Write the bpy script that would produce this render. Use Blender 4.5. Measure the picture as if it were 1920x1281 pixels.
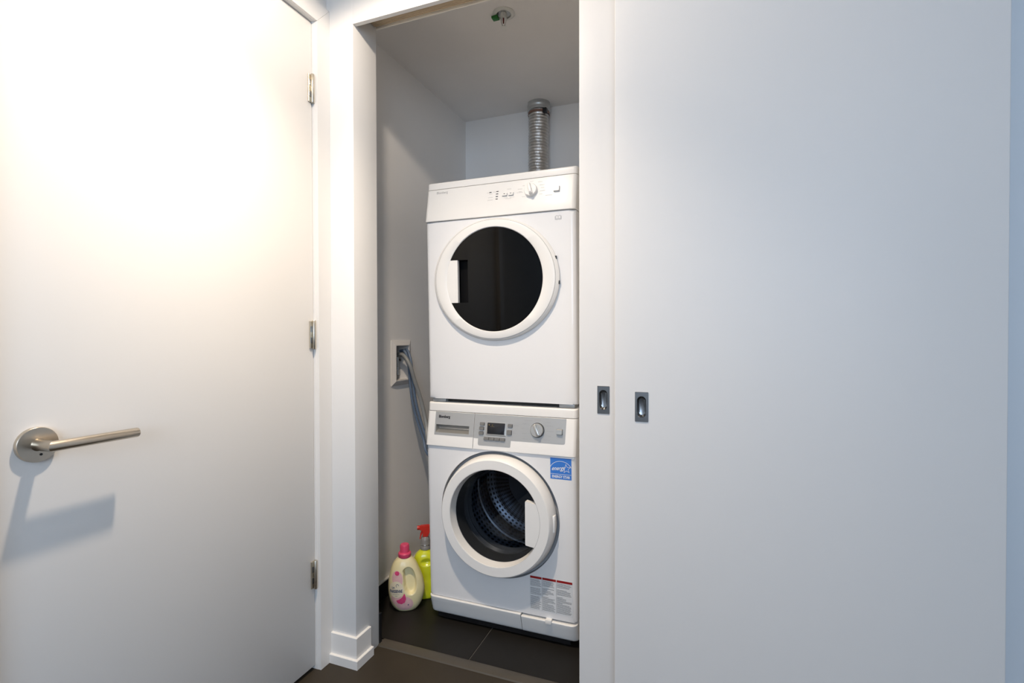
import bpy, bmesh, math, random
from mathutils import Vector, Matrix
random.seed(7)
S = bpy.context.scene
C = S.collection
for o in list(bpy.data.objects):
    bpy.data.objects.remove(o)

# ------------------------------------------------------------------ camera
cam_d = bpy.data.cameras.new('camera')
cam = bpy.data.objects.new('camera', cam_d); C.objects.link(cam)
cam_d.sensor_width = 36.0; cam_d.sensor_fit = 'HORIZONTAL'
cam_d.lens = 945.55 / 1920 * 36.0
cam_d.clip_start = 0.02
yaw, pit, rol = 0.36978507, 0.0112775, -0.00191122
fw = Vector((-math.sin(yaw)*math.cos(pit), math.cos(yaw)*math.cos(pit), -math.sin(pit)))
r0 = Vector((math.cos(yaw), math.sin(yaw), 0)); u0 = r0.cross(fw)
rt = r0*math.cos(rol) + u0*math.sin(rol); up = u0*math.cos(rol) - r0*math.sin(rol)
cam.matrix_world = Matrix(((rt.x, up.x, -fw.x, 0), (rt.y, up.y, -fw.y, 0), (rt.z, up.z, -fw.z, 1.115), (0, 0, 0, 1)))
S.camera = cam

# ------------------------------------------------------------------ world, lamps, exposure
W = bpy.data.worlds.new('world'); S.world = W; W.use_nodes = True
bg = W.node_tree.nodes['Background']
bg.inputs[0].default_value = (0.62, 0.78, 1.0, 1); bg.inputs[1].default_value = 0.15
S.view_settings.view_transform = 'Standard'; S.view_settings.look = 'None'
S.view_settings.gamma = 1.0; S.view_settings.use_curve_mapping = False
S.view_settings.exposure = 0.0

def lamp(name, kind, loc, power, col, rot=(0, 0, 0), **kw):
    d = bpy.data.lights.new(name, kind); d.energy = power; d.color = col
    for k, v in kw.items(): setattr(d, k, v)
    o = bpy.data.objects.new(name, d); C.objects.link(o)
    o.location = loc; o.rotation_euler = rot
    return o
# recessed ceiling downlight in the hallway, warm
lamp('downlight_spill', 'SPOT', (-0.73, 0.87, 2.322), 31, (1.0, 0.855, 0.70), spot_size=math.radians(169), spot_blend=0.2, shadow_soft_size=0.035)
lamp('downlight_beam', 'SPOT', (-0.73, 0.87, 2.322), 104, (1.0, 0.825, 0.63), spot_size=math.radians(112), spot_blend=1.0, shadow_soft_size=0.035)
# daylight from the window at the end of the room, behind the camera
lamp('window_daylight', 'AREA', (0.4, -2.1, 1.6), 50, (0.62, 0.775, 0.98), rot=(math.radians(90), 0, 0), shape='RECTANGLE', size=1.8, size_y=1.2)
# weaker daylight from the window in the right room wall
lamp('side_window_daylight', 'AREA', (2.12, -0.75, 1.45), 2, (0.75, 0.86, 1.0), rot=(0, math.radians(90), 0), shape='RECTANGLE', size=1.5, size_y=1.8)

# ------------------------------------------------------------------ materials
def mat(name, col, rough=0.5, metal=0.0, noise=0.0, nscale=8.0, bump=0.0, bscale=60.0, spec=0.5, coat=0.0):
    m = bpy.data.materials.new(name); m.use_nodes = True
    nt = m.node_tree; b = nt.nodes['Principled BSDF']
    b.inputs['Base Color'].default_value = (*col, 1); b.inputs['Roughness'].default_value = rough
    b.inputs['Metallic'].default_value = metal; b.inputs['Specular IOR Level'].default_value = spec
    b.inputs['Coat Weight'].default_value = coat
    tc = nt.nodes.new('ShaderNodeTexCoord')
    if noise:
        n = nt.nodes.new('ShaderNodeTexNoise'); n.inputs['Scale'].default_value = nscale; n.inputs['Detail'].default_value = 4
        nt.links.new(tc.outputs['Object'], n.inputs['Vector'])
        mx = nt.nodes.new('ShaderNodeMix'); mx.data_type = 'RGBA'
        mx.inputs[6].default_value = (*[c*(1-noise) for c in col], 1); mx.inputs[7].default_value = (*[min(1, c*(1+noise)) for c in col], 1)
        nt.links.new(n.outputs['Fac'], mx.inputs[0]); nt.links.new(mx.outputs[2], b.inputs['Base Color'])
    if bump:
        n2 = nt.nodes.new('ShaderNodeTexNoise'); n2.inputs['Scale'].default_value = bscale; n2.inputs['Detail'].default_value = 3
        nt.links.new(tc.outputs['Object'], n2.inputs['Vector'])
        bp = nt.nodes.new('ShaderNodeBump'); bp.inputs['Strength'].default_value = bump; bp.inputs['Distance'].default_value = 0.002
        nt.links.new(n2.outputs['Fac'], bp.inputs['Height']); nt.links.new(bp.outputs['Normal'], b.inputs['Normal'])
    return m

def glass(name, tint, base_refl=0.04):
    m = bpy.data.materials.new(name); m.use_nodes = True
    nt = m.node_tree; nt.nodes.clear()
    out = nt.nodes.new('ShaderNodeOutputMaterial'); mix = nt.nodes.new('ShaderNodeMixShader')
    tr = nt.nodes.new('ShaderNodeBsdfTransparent'); tr.inputs[0].default_value = (*tint, 1)
    gl = nt.nodes.new('ShaderNodeBsdfGlossy'); gl.inputs['Roughness'].default_value = 0.02
    lw = nt.nodes.new('ShaderNodeLayerWeight'); lw.inputs[0].default_value = 0.5
    pw = nt.nodes.new('ShaderNodeMath'); pw.operation = 'POWER'; pw.inputs[1].default_value = 4.0
    ma = nt.nodes.new('ShaderNodeMath'); ma.operation = 'MULTIPLY_ADD'; ma.inputs[1].default_value = 0.6; ma.inputs[2].default_value = base_refl
    nt.links.new(lw.outputs['Facing'], pw.inputs[0]); nt.links.new(pw.outputs[0], ma.inputs[0]); nt.links.new(ma.outputs[0], mix.inputs[0])
    nt.links.new(tr.outputs[0], mix.inputs[1]); nt.links.new(gl.outputs[0], mix.inputs[2])
    nt.links.new(mix.outputs[0], out.inputs[0])
    return m

def perforated(name, col, hole, nu, nv):
    m = mat(name, col, rough=0.28, metal=1.0)
    nt = m.node_tree; b = nt.nodes['Principled BSDF']
    uv = nt.nodes.new('ShaderNodeUVMap')
    sc = nt.nodes.new('ShaderNodeVectorMath'); sc.operation = 'MULTIPLY'; sc.inputs[1].default_value = (nu, nv, 1)
    fr = nt.nodes.new('ShaderNodeVectorMath'); fr.operation = 'FRACTION'
    sb = nt.nodes.new('ShaderNodeVectorMath'); sb.operation = 'SUBTRACT'; sb.inputs[1].default_value = (0.5, 0.5, 0)
    ln = nt.nodes.new('ShaderNodeVectorMath'); ln.operation = 'LENGTH'
    lt = nt.nodes.new('ShaderNodeMath'); lt.operation = 'LESS_THAN'; lt.inputs[1].default_value = hole
    mx = nt.nodes.new('ShaderNodeMix'); mx.data_type = 'RGBA'; mx.inputs[6].default_value = (*col, 1); mx.inputs[7].default_value = (0.004, 0.004, 0.005, 1)
    nt.links.new(uv.outputs[0], sc.inputs[0]); nt.links.new(sc.outputs[0], fr.inputs[0]); nt.links.new(fr.outputs[0], sb.inputs[0])
    nt.links.new(sb.outputs[0], ln.inputs[0]); nt.links.new(ln.outputs['Value'], lt.inputs[0]); nt.links.new(lt.outputs[0], mx.inputs[0])
    nt.links.new(mx.outputs[2], b.inputs['Base Color'])
    return m

M = dict(
    wall=mat('wall_paint', (0.775, 0.76, 0.74), 0.6, noise=0.012, nscale=3, bump=0.05, bscale=180),
    wall_dim=mat('closet_paint', (0.90, 0.88, 0.855), 0.65, noise=0.015, nscale=4, bump=0.05, bscale=180),
    ceil=mat('ceiling_paint', (0.90, 0.875, 0.85), 0.8, noise=0.03, nscale=5, bump=0.12, bscale=220),
    trim=mat('trim_paint', (0.775, 0.76, 0.74), 0.4, noise=0.01),
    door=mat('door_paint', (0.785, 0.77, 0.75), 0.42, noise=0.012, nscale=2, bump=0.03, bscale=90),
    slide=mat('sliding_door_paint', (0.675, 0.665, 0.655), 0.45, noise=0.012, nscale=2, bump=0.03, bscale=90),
    wall_blue_shade=mat('right_wall_shade_tint', (0.62, 0.66, 0.70), 0.6, noise=0.02, nscale=4),  # lamp shade and bluish daylight put into the strip's colour
    hall_floor=mat('dark_laminate', (0.036, 0.028, 0.019), 0.5, noise=0.25, nscale=9, bump=0.06, bscale=40, spec=0.25),
    strip=mat('threshold_laminate', (0.066, 0.056, 0.043), 0.45, noise=0.2, nscale=12),
    tile=mat('dark_tile', (0.0125, 0.0110, 0.0095), 0.45, noise=0.2, nscale=9, bump=0.03, bscale=120, spec=0.2),
    grout=mat('grout', (0.20, 0.19, 0.18), 0.8),
    black_tile=mat('black_base_tile', (0.008, 0.008, 0.009), 0.35),
    caulk=mat('caulk', (0.75, 0.72, 0.68), 0.6),
    nickel=mat('satin_nickel', (0.56, 0.50, 0.42), 0.28, 1.0, bump=0.02, bscale=300),
    nickel2=mat('hinge_nickel', (0.60, 0.55, 0.46), 0.32, 1.0),
    steel=mat('flush_pull_steel', (0.27, 0.275, 0.28), 0.25, 1.0),
    track=mat('bronze_aluminium', (0.66, 0.53, 0.37), 0.4, 0.2),
    track_lip=mat('track_lip', (0.92, 0.88, 0.80), 0.35),
    pocket=mat('pocket_black', (0.003, 0.003, 0.0035), 0.6, spec=0.1),
    black=mat('black_plastic', (0.008, 0.008, 0.009), 0.35),
    dark=mat('dark_gasket', (0.10, 0.105, 0.115), 0.6),
    gasket=mat('door_gasket_rubber', (0.17, 0.17, 0.175), 0.3),
    bowl_steel=mat('bowl_rim_steel', (0.46, 0.44, 0.42), 0.3, 0.8),
    recess=mat('door_recess_plastic', (0.42, 0.42, 0.43), 0.5),
    white=mat('appliance_white', (0.79, 0.785, 0.785), 0.28, noise=0.006, nscale=3, coat=0.3),
    white2=mat('appliance_plastic', (0.79, 0.775, 0.75), 0.33, noise=0.006),
    silver=mat('silver_panel', (0.41, 0.415, 0.415), 0.38, 0.35),
    silver2=mat('silver_bright', (0.50, 0.49, 0.465), 0.28, 0.75),
    button=mat('button_grey', (0.20, 0.195, 0.185), 0.35, 0.4),
    chrome=mat('chrome', (0.75, 0.75, 0.74), 0.12, 1.0),
    print_dark=mat('print_dark', (0.03, 0.03, 0.035), 0.5),
    print_grey=mat('print_grey', (0.36, 0.36, 0.37), 0.5),
    print_light=mat('print_pale', (0.52, 0.51, 0.50), 0.5),
    screen=mat('display_black', (0.010, 0.010, 0.013), 0.12),
    screen_text=mat('display_amber', (0.20, 0.14, 0.04), 0.4),
    energy=mat('sticker_blue', (0.045, 0.19, 0.60), 0.35),
    sticker_white=mat('sticker_white', (0.82, 0.83, 0.84), 0.4),
    red=mat('sticker_red', (0.30, 0.012, 0.012), 0.4),
    clear_label=mat('label_film', (0.72, 0.73, 0.74), 0.3),
    foil=mat('foil_duct', (0.62, 0.60, 0.57), 0.34, 1.0, noise=0.15, nscale=40, bump=0.9, bscale=150),
    galv=mat('galvanised', (0.55, 0.56, 0.55), 0.35, 0.9, noise=0.25, nscale=25),
    clamp=mat('copper_clamp', (0.28, 0.17, 0.13), 0.4, 0.7),
    hose_grey=mat('hose_grey', (0.27, 0.27, 0.26), 0.35),
    hose_blue=mat('hose_slate_blue', (0.13, 0.175, 0.25), 0.35),
    box_white=mat('outlet_plastic', (0.74, 0.71, 0.68), 0.45),
    cream=mat('cream_plastic', (0.80, 0.71, 0.42), 0.32, noise=0.02, coat=0.2),
    pink=mat('pink_cap', (0.70, 0.07, 0.16), 0.4),
    lab_cream=mat('label_cream', (0.80, 0.72, 0.55), 0.4),
    lab_pink=mat('label_rose', (0.66, 0.06, 0.19), 0.45, noise=0.3, nscale=90),
    lab_pale=mat('label_pale_pink', (0.74, 0.47, 0.47), 0.45, noise=0.22, nscale=60),
    lab_blue=mat('label_navy', (0.01, 0.045, 0.14), 0.45),
    lime=mat('lime_liquid', (0.68, 0.72, 0.025), 0.25, noise=0.05, coat=0.4),
    lime_dark=mat('lime_shade', (0.20, 0.24, 0.05), 0.3),
    redtrig=mat('red_trigger', (0.55, 0.025, 0.012), 0.35),
    greycap=mat('grey_collar', (0.24, 0.23, 0.22), 0.35),
    green=mat('green_tag', (0.01, 0.16, 0.015), 0.4),
    bulb=mat('sprinkler_red', (0.12, 0.01, 0.008), 0.2),
    sprink=mat('sprinkler_white', (0.72, 0.72, 0.68), 0.35),
    drum=perforated('drum_perforated', (0.55, 0.58, 0.63), 0.32, 72, 16),
    drum_end=perforated('drum_end_plate', (0.20, 0.215, 0.24), 0.30, 64, 12),
    drum_dryer=perforated('drum_perforated_dryer', (0.30, 0.33, 0.38), 0.27, 60, 20),
    steel_dark=mat('drum_steel', (0.30, 0.31, 0.33), 0.25, 1.0),
    glass_w=glass('washer_bowl_glass', (0.46, 0.49, 0.53)),
    glass_d=glass('dryer_dark_glass', (0.045, 0.045, 0.048), 0.018),
    window_glass=glass('window_glass', (0.95, 0.97, 1.0)),
)

# ------------------------------------------------------------------ mesh helpers
def link(name, bm, m, parent=None, smooth=True, ang=35, loc=None):
    bmesh.ops.recalc_face_normals(bm, faces=bm.faces)
    me = bpy.data.meshes.new(name); bm.to_mesh(me); bm.free()
    if smooth:
        me.shade_smooth(); me.set_sharp_from_angle(angle=math.radians(ang))
    for mm in (m if isinstance(m, (list, tuple)) else [m]): me.materials.append(mm)
    o = bpy.data.objects.new(name, me); C.objects.link(o)
    if loc: o.location = loc
    if parent is not None: o.parent = parent
    return o

def tag(o, label=None, cat=None, group=None, kind=None):
    if label: o['label'] = label
    if cat: o['category'] = cat
    if group: o['group'] = group
    if kind: o['kind'] = kind
    return o

def empty(name, loc, label, cat, group=None):
    o = bpy.data.objects.new(name, None); C.objects.link(o); o.location = loc
    o.empty_display_size = 0.1
    return tag(o, label, cat, group)

def box(bm, x0, x1, y0, y1, z0, z1, bevel=0.0, seg=2):
    r = bmesh.ops.create_cube(bm, size=1.0)
    vs = r['verts']
    for v in vs:
        v.co = Vector((x0 + (v.co.x+.5)*(x1-x0), y0 + (v.co.y+.5)*(y1-y0), z0 + (v.co.z+.5)*(z1-z0)))
    if bevel:
        es = list({e for v in vs for e in v.link_edges})
        bmesh.ops.bevel(bm, geom=es, offset=bevel, segments=seg, profile=0.5, affect='EDGES')
    return bm

def bx(*a, **k): return box(bmesh.new(), *a, **k)

def prism(bm, pts, axis, a, b, mapf=None):
    """polygon pts (2D) extruded from a to b along axis ('x','y','z')."""
    def P(p, t):
        if mapf: return mapf(p[0], p[1], t)
        return {'x': (t, p[0], p[1]), 'y': (p[0], t, p[1]), 'z': (p[0], p[1], t)}[axis]
    A = [bm.verts.new(P(p, a)) for p in pts]; B = [bm.verts.new(P(p, b)) for p in pts]
    bm.faces.new(A); bm.faces.new(B)
    n = len(pts)
    for i in range(n):
        bm.faces.new((A[i], A[(i+1) % n], B[(i+1) % n], B[i]))
    return bm

def lathe(bm, prof, center, axis='y', n=64, uv=False, close=False, a0=0.0, a1=2*math.pi):
    """prof: list of (r, t); axis y -> t is y; axis z -> t is z."""
    cx, cy, cz = center
    full = abs(a1-a0-2*math.pi) < 1e-6
    cols = n if full else n+1
    rings = []
    for r, t in prof:
        if r < 1e-7:
            rings.append([bm.verts.new((cx, cy+t, cz) if axis == 'y' else (cx, cy, cz+t) if axis == 'z' else (cx+t, cy, cz))]); continue
        ring = []
        for i in range(cols):
            a = a0 + (a1-a0)*i/n
            c, s = r*math.cos(a), r*math.sin(a)
            ring.append(bm.verts.new((cx+c, cy+t, cz+s) if axis == 'y' else (cx+c, cy+s, cz+t) if axis == 'z' else (cx+t, cy+c, cz+s)))
        rings.append(ring)
    uvl = bm.loops.layers.uv.verify() if uv else None
    for k in range(len(rings)-1):
        A, B = rings[k], rings[k+1]
        for i in range(n):
            j = (i+1) % cols
            if len(A) == 1 and len(B) == 1: continue
            if len(A) == 1: f = bm.faces.new((A[0], B[i], B[j])); us = [(i/n, k), (i/n, k+1), ((i+1)/n, k+1)]
            elif len(B) == 1: f = bm.faces.new((A[i], A[j], B[0])); us = [(i/n, k), ((i+1)/n, k), (i/n, k+1)]
            else: f = bm.faces.new((A[i], A[j], B[j], B[i])); us = [(i/n, k), ((i+1)/n, k), ((i+1)/n, k+1), (i/n, k+1)]
            if uv:
                m = len(prof)-1
                for l, (u, v) in zip(f.loops, us): l[uvl].uv = (u, v/m)
    return bm

def tube(bm, pts, rad, n=12, res=10, caps=True):
    """smooth tube along Catmull-Rom through pts; rad number or list."""
    P = [Vector(p) for p in pts]; R = rad if isinstance(rad, list) else [rad]*len(P)
    out, rr = [], []
    for i in range(len(P)-1):
        p0, p1, p2, p3 = P[max(i-1, 0)], P[i], P[i+1], P[min(i+2, len(P)-1)]
        for k in range(res if i < len(P)-2 else res+1):
            t = k/res
            out.append(0.5*((2*p1)+(p2-p0)*t+(2*p0-5*p1+4*p2-p3)*t*t+(3*p1-p0-3*p2+p3)*t**3)); rr.append(R[i]*(1-t)+R[i+1]*t)
    prev = None; rings = []
    for i, p in enumerate(out):
        d = (out[min(i+1, len(out)-1)]-out[max(i-1, 0)]).normalized()
        if prev is None:
            prev = d.orthogonal().normalized()
        prev = (prev - d*prev.dot(d)).normalized(); b = d.cross(prev)
        rings.append([bm.verts.new(p+rr[i]*(math.cos(2*math.pi*j/n)*prev+math.sin(2*math.pi*j/n)*b)) for j in range(n)])
    for A, B in zip(rings, rings[1:]):
        for j in range(n): bm.faces.new((A[j], A[(j+1) % n], B[(j+1) % n], B[j]))
    if caps: bm.faces.new(rings[0]); bm.faces.new(rings[-1])
    return bm

def rrect(x0, x1, z0, z1, r, n=5):
    pts = []
    for cx, cz, a in ((x1-r, z1-r, 0), (x0+r, z1-r, 90), (x0+r, z0+r, 180), (x1-r, z0+r, 270)):
        for k in range(n+1):
            t = math.radians(a+90*k/n); pts.append((cx+r*math.cos(t), cz+r*math.sin(t)))
    return pts

def text2d(s, size, align='CENTER', shear=0.0, bold=0.0, xscale=1.0):
    cu = bpy.data.curves.new('txt', 'FONT'); cu.body = s; cu.size = size; cu.align_x = align; cu.align_y = 'CENTER'
    cu.shear = shear; cu.offset = bold; cu.resolution_u = 3
    o = bpy.data.objects.new('txt', cu); C.objects.link(o)
    bpy.context.view_layer.update()
    me = bpy.data.meshes.new_from_object(o.evaluated_get(bpy.context.evaluated_depsgraph_get()))
    vs = [(v.co.x*xscale, v.co.y) for v in me.vertices]; fs = [tuple(p.vertices) for p in me.polygons]
    bpy.data.objects.remove(o); bpy.data.curves.remove(cu); bpy.data.meshes.remove(me)
    return vs, fs

def put(bm, vf, f):
    vs = [bm.verts.new(f(x, z)) for x, z in vf[0]]
    for p in vf[1]:
        try: bm.faces.new([vs[i] for i in p])
        except ValueError: pass

def quad2d(bm, x0, x1, z0, z1, f, nx=1):
    for i in range(nx):
        a, b = x0+(x1-x0)*i/nx, x0+(x1-x0)*(i+1)/nx
        bm.faces.new([bm.verts.new(f(*p)) for p in ((a, z0), (b, z0), (b, z1), (a, z1))])

def er(d, r):
    return r-math.sqrt(max(r*r-(r-d)**2, 0)) if r > 0 and d < r else 0.0

def edge_samples(a, b, ra, rb, n):
    s = {a, b}
    for k in range(1, 7):
        if ra > 0: s.add(a+ra*(1-math.cos(k*math.pi/12)))
        if rb > 0: s.add(b-rb*(1-math.cos(k*math.pi/12)))
    lo, hi = a+ra, b-rb
    for i in range(n+1): s.add(lo+(hi-lo)*i/n)
    out = []
    for v in sorted(s):
        if not out or v-out[-1] > 1e-5: out.append(v)
    return out

def slab(x0, x1, z0, z1, yf, yb, rl=0.0, rr=0.0, rt_=0.0, rb=0.0, hole=None, nx=4, nz=4):
    """front face y = yf(z) with rounded left/right/top/bottom edges, closed at the back plane yb."""
    xs = edge_samples(x0, x1, rl, rr, nx); zs = edge_samples(z0, z1, rb, rt_, nz)
    if hole:
        for h in hole:
            for v in h[:2]: xs = sorted(set([q for q in xs if abs(q-v) > 1e-4] + [v]))
            for v in h[2:]: zs = sorted(set([q for q in zs if abs(q-v) > 1e-4] + [v]))
    def Y(x, z): return yf(z)+max(er(x-x0, rl), er(x1-x, rr))+max(er(z1-z, rt_), er(z-z0, rb))
    bm = bmesh.new()
    F = [[bm.verts.new((x, Y(x, z), z)) for x in xs] for z in zs]
    for i in range(len(zs)-1):
        for j in range(len(xs)-1):
            if hole:
                mx, mz = (xs[j]+xs[j+1])/2, (zs[i]+zs[i+1])/2
                if any(h[0] < mx < h[1] and h[2] < mz < h[3] for h in hole): continue
            bm.faces.new((F[i][j], F[i][j+1], F[i+1][j+1], F[i+1][j]))
    ring = F[0] + [F[i][-1] for i in range(1, len(zs))] + F[-1][-2::-1] + [F[i][0] for i in range(len(zs)-2, 0, -1)]
    B = [bm.verts.new((v.co.x, yb, v.co.z)) for v in ring]
    n = len(ring)
    for i in range(n): bm.faces.new((ring[i], ring[(i+1) % n], B[(i+1) % n], B[i]))
    bm.faces.new(B)
    return bm

def holed_cabinet(hw, z0, z1, c, R, yf, yb, r, depth):
    """cabinet whose front has a round hole (centre c=(x,z), radius R), rounded vertical edges."""
    cx, cz = c
    angs = [2*math.pi*i/120 for i in range(120)]
    for sx in (-hw, hw):
        for sz in (z0, z1): angs.append(math.atan2(sz-cz, sx-cx) % (2*math.pi))
    angs = sorted(angs)
    bm = bmesh.new(); rings = []
    def Y(x, z): return yf(z)+er(hw-abs(x), r)
    inner = [bm.verts.new((cx+R*math.cos(a), yf(cz)+depth, cz+R*math.sin(a))) for a in angs]
    rings.append(inner)
    for t in (0, .25, .5, .7, .8, .87, .92, .96, .985, .996, 1):
        ring = []
        for a in angs:
            ca, sa = math.cos(a), math.sin(a)
            s = min(((hw if ca > 0 else -hw)-cx)/ca if abs(ca) > 1e-9 else 9, ((z1 if sa > 0 else z0)-cz)/sa if abs(sa) > 1e-9 else 9)
            q = R+(s-R)*t
            x, z = cx+q*ca, cz+q*sa
            x = max(-hw, min(hw, x)); z = max(z0, min(z1, z))
            ring.append(bm.verts.new((x, Y(x, z), z)))
        rings.append(ring)
    rings.append([bm.verts.new((v.co.x, yb, v.co.z)) for v in rings[-1]])
    n = len(angs)
    for A, B in zip(rings, rings[1:]):
        for i in range(n): bm.faces.new((A[i], A[(i+1) % n], B[(i+1) % n], B[i]))
    bm.faces.new(rings[-1])
    return bm

# ------------------------------------------------------------------ key measures of the place
CEIL = 2.335
XW = -1.212            # left hallway wall
YP = 1.385             # front face of the closet wall
XP = -1.103            # right side of the pier
XC = -1.289            # left wall inside the closet
YB = 2.60              # back wall of the closet
YI = 1.512             # inner face of the closet front wall
ROOM_R, ROOM_B = 2.2, -2.2

def struct(name, bm, m, label, cat, parent=None, **k):
    o = link(name, bm, m, parent, **k)
    if parent is None: tag(o, label, cat, kind='structure')
    return o

# ------------------------------------------------------------------ floor
bm = bx(XW-.12, ROOM_R, ROOM_B, 1.505, -.06, 0.0)
struct('floor', bm, M['hall_floor'], 'dark brown laminate floor of the hallway in front of the closet', 'floor')
bm = bx(XC-.02, -.30, 1.545, YB, -.06, -.0035)
fl = struct('floor_closet', bm, M['grout'], 'near black tiled floor inside the closet under the machines', 'floor')
for (x0, x1, y0, y1) in ((XC+.002, -.7655, 1.549, 2.15), (-.7625, -.33, 1.549, 2.15), (XC+.002, -.7655, 2.153, YB-.002), (-.7625, -.33, 2.153, YB-.002)):
    link('tile', bx(x0, x1, y0, y1, -.012, 0.0, bevel=.0008, seg=1), M['tile'], fl)
pts = [(1.503, 0), (1.506, .004), (1.516, .006), (1.540, .006), (1.5475, .003), (1.5475, -.01), (1.503, -.01)]
struct('trim_1', prism(bmesh.new(), pts, 'x', XP, 1.2), M['strip'], 'flat grey brown threshold strip between laminate and closet tiles', 'threshold')

# ------------------------------------------------------------------ walls
DY0, DY1, DZ = .495, 1.327, 2.153      # opening of the hinged door
bm = bmesh.new()
box(bm, XW-.12, XW, DY1, YP+.02, 0, CEIL); box(bm, XW-.12, XW, ROOM_B, DY0, 0, CEIL); box(bm, XW-.12, XW, DY0, DY1, DZ, CEIL)
struct('wall_left', bm, M['wall'], 'white hallway wall on the left around the hinged door', 'wall')
bm = bmesh.new()
box(bm, XC-.12, XP, YP, YI, 0, CEIL, bevel=.0015)
box(bm, XP-.001, .60, YP, YP+.016, 2.154, CEIL)
box(bm, XP-.001, .60, YP+.016, YI, 2.222, CEIL)
struct('wall_front', bm, M['wall'], 'white closet front wall with narrow pier and header over the opening', 'wall')
bm = bmesh.new(); box(bm, .612, ROOM_R+.1, 1.46, 1.56, 0, CEIL)
struct('wall_front_right', bm, M['wall_blue_shade'], 'strip of wall at far right beyond the big sliding door', 'wall')
# closet walls; the left one has a cut-out for the outlet box
OY0, OY1, OZ0, OZ1 = 1.882, 1.985, .918, 1.072
bm = bmesh.new()
for (y0, y1, z0, z1) in ((YI, OY0, 0, CEIL), (OY1, YB+.1, 0, CEIL), (OY0, OY1, 0, OZ0), (OY0, OY1, OZ1, CEIL)):
    box(bm, XC-.12, XC, y0, y1, z0, z1)
struct('wall_closet_left', bm, M['wall_dim'], 'left inside wall of the closet holding the recessed outlet box', 'wall')
struct('wall_closet_back', bx(XC-.1, -.30, YB, YB+.1, 0, CEIL), M['wall_dim'], 'back wall of the closet behind the foil duct', 'wall')
struct('wall_closet_right', bx(-.33, -.23, 1.56, YB, 0, CEIL), M['wall_dim'], 'right inside wall of the closet hidden behind the sliding doors', 'wall')
struct('ceiling', bx(XC-.12, ROOM_R+.1, ROOM_B-.1, YB+.1, CEIL, CEIL+.1), M['ceil'], 'flat off white ceiling over closet and hallway', 'ceiling')
# rest of the room behind the camera, with its two windows
bm = bmesh.new()
for (y0, y1, z0, z1) in ((ROOM_B, -1.65, 0, CEIL), (.15, 1.46, 0, CEIL), (-1.65, .15, 0, .7), (-1.65, .15, 2.2, CEIL)):
    box(bm, ROOM_R, ROOM_R+.1, y0, y1, z0, z1)
struct('wall_right', bm, M['wall'], 'room wall on the right with a window, behind the viewer', 'wall')
bm = bmesh.new()
for (x0, x1, z0, z1) in ((XW-.12, -.5, 0, CEIL), (1.3, ROOM_R+.1, 0, CEIL), (-.5, 1.3, 0, .7), (-.5, 1.3, 2.2, CEIL)):
    box(bm, x0, x1, ROOM_B-.1, ROOM_B, z0, z1)
struct('wall_back', bm, M['wall'], 'room wall with a window behind the viewer', 'wall')
w1 = struct('window_1', bx(ROOM_R+.04, ROOM_R+.046, -1.65, .15, .7, 2.2), M['window_glass'], 'window in the right room wall behind the viewer', 'window')
bm = bmesh.new()
for a in ((-1.65, -1.6, .7, 2.2), (.10, .15, .7, 2.2), (-1.6, .10, .7, .75), (-1.6, .10, 2.15, 2.2), (-.77, -.73, .75, 2.15)): box(bm, ROOM_R+.02, ROOM_R+.07, *a)
link('window_frame', bm, M['trim'], w1)
w2 = struct('window_2', bx(-.5, 1.3, ROOM_B-.05, ROOM_B-.044, .7, 2.2), M['window_glass'], 'window in the room wall behind the viewer', 'window')
bm = bmesh.new()
for a in ((-.5, -.45, .7, 2.2), (1.25, 1.3, .7, 2.2), (-.45, 1.25, .7, .75), (-.45, 1.25, 2.15, 2.2), (.38, .42, .75, 2.15)): box(bm, a[0], a[1], ROOM_B-.07, ROOM_B-.02, a[2], a[3])
link('window_frame', bm, M['trim'], w2)

# ------------------------------------------------------------------ trims
def casing(pts, name, label):
    struct(name, prism(bmesh.new(), pts, 'x', XW, XW+.012), M['trim'], label, 'casing')
WC = .0575
casing([(DY1, 0), (DY1+WC, 0), (DY1+WC, DZ+WC+.006), (DY1, DZ)], 'trim_2', 'white side casing between the hinged door and the pier')
casing([(DY1, DZ+.0008), (DY1+WC, DZ+WC+.0068), (DY0-WC, DZ+WC+.0068), (DY0, DZ+.0008)], 'trim_3', 'white head casing above the hinged door, mitred at the corner')
casing([(DY0, 0), (DY0, DZ), (DY0-WC, DZ+WC+.006), (DY0-WC, 0)], 'trim_4', 'white side casing left of the hinged door on the latch side')
# jamb lining
bm = bmesh.new()
box(bm, XW-.12, XW, DY1-.0008, DY1+.012, 0, DZ)
link('jamb', bm, M['trim'], bpy.data.objects['trim_2'])
# baseboard and shoe round the pier
pp = lambda d, ye: [(XW+.012, YP-d), (XP+d, YP-d), (XP+d, ye), (XP, ye), (XP, YP), (XW+.012, YP)]
bm = bmesh.new(); prism(bm, pp(.009, 1.4545), 'z', 0, .100)
bmesh.ops.bevel(bm, geom=[e for e in bm.edges if all(abs(v.co.z-.1) < 1e-5 for v in e.verts) and all(abs(v.co.x-XP) > 1e-4 and abs(v.co.y-YP) > 1e-4 for v in e.verts)], offset=.0015, segments=1, affect='EDGES')
bb = struct('baseboard_front', bm, M['trim'], 'white stepped baseboard wrapped round the foot of the pier', 'baseboard')
bm = bmesh.new(); prism(bm, pp(.018, 1.4575), 'z', 0, .030)
bmesh.ops.bevel(bm, geom=[e for e in bm.edges if all(abs(v.co.z-.03) < 1e-5 for v in e.verts) and all(abs(v.co.x-XP) > 1e-4 and abs(v.co.y-YP) > 1e-4 for v in e.verts)], offset=.0015, segments=1, affect='EDGES')
link('shoe_moulding', bm, M['trim'], bb)
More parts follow.
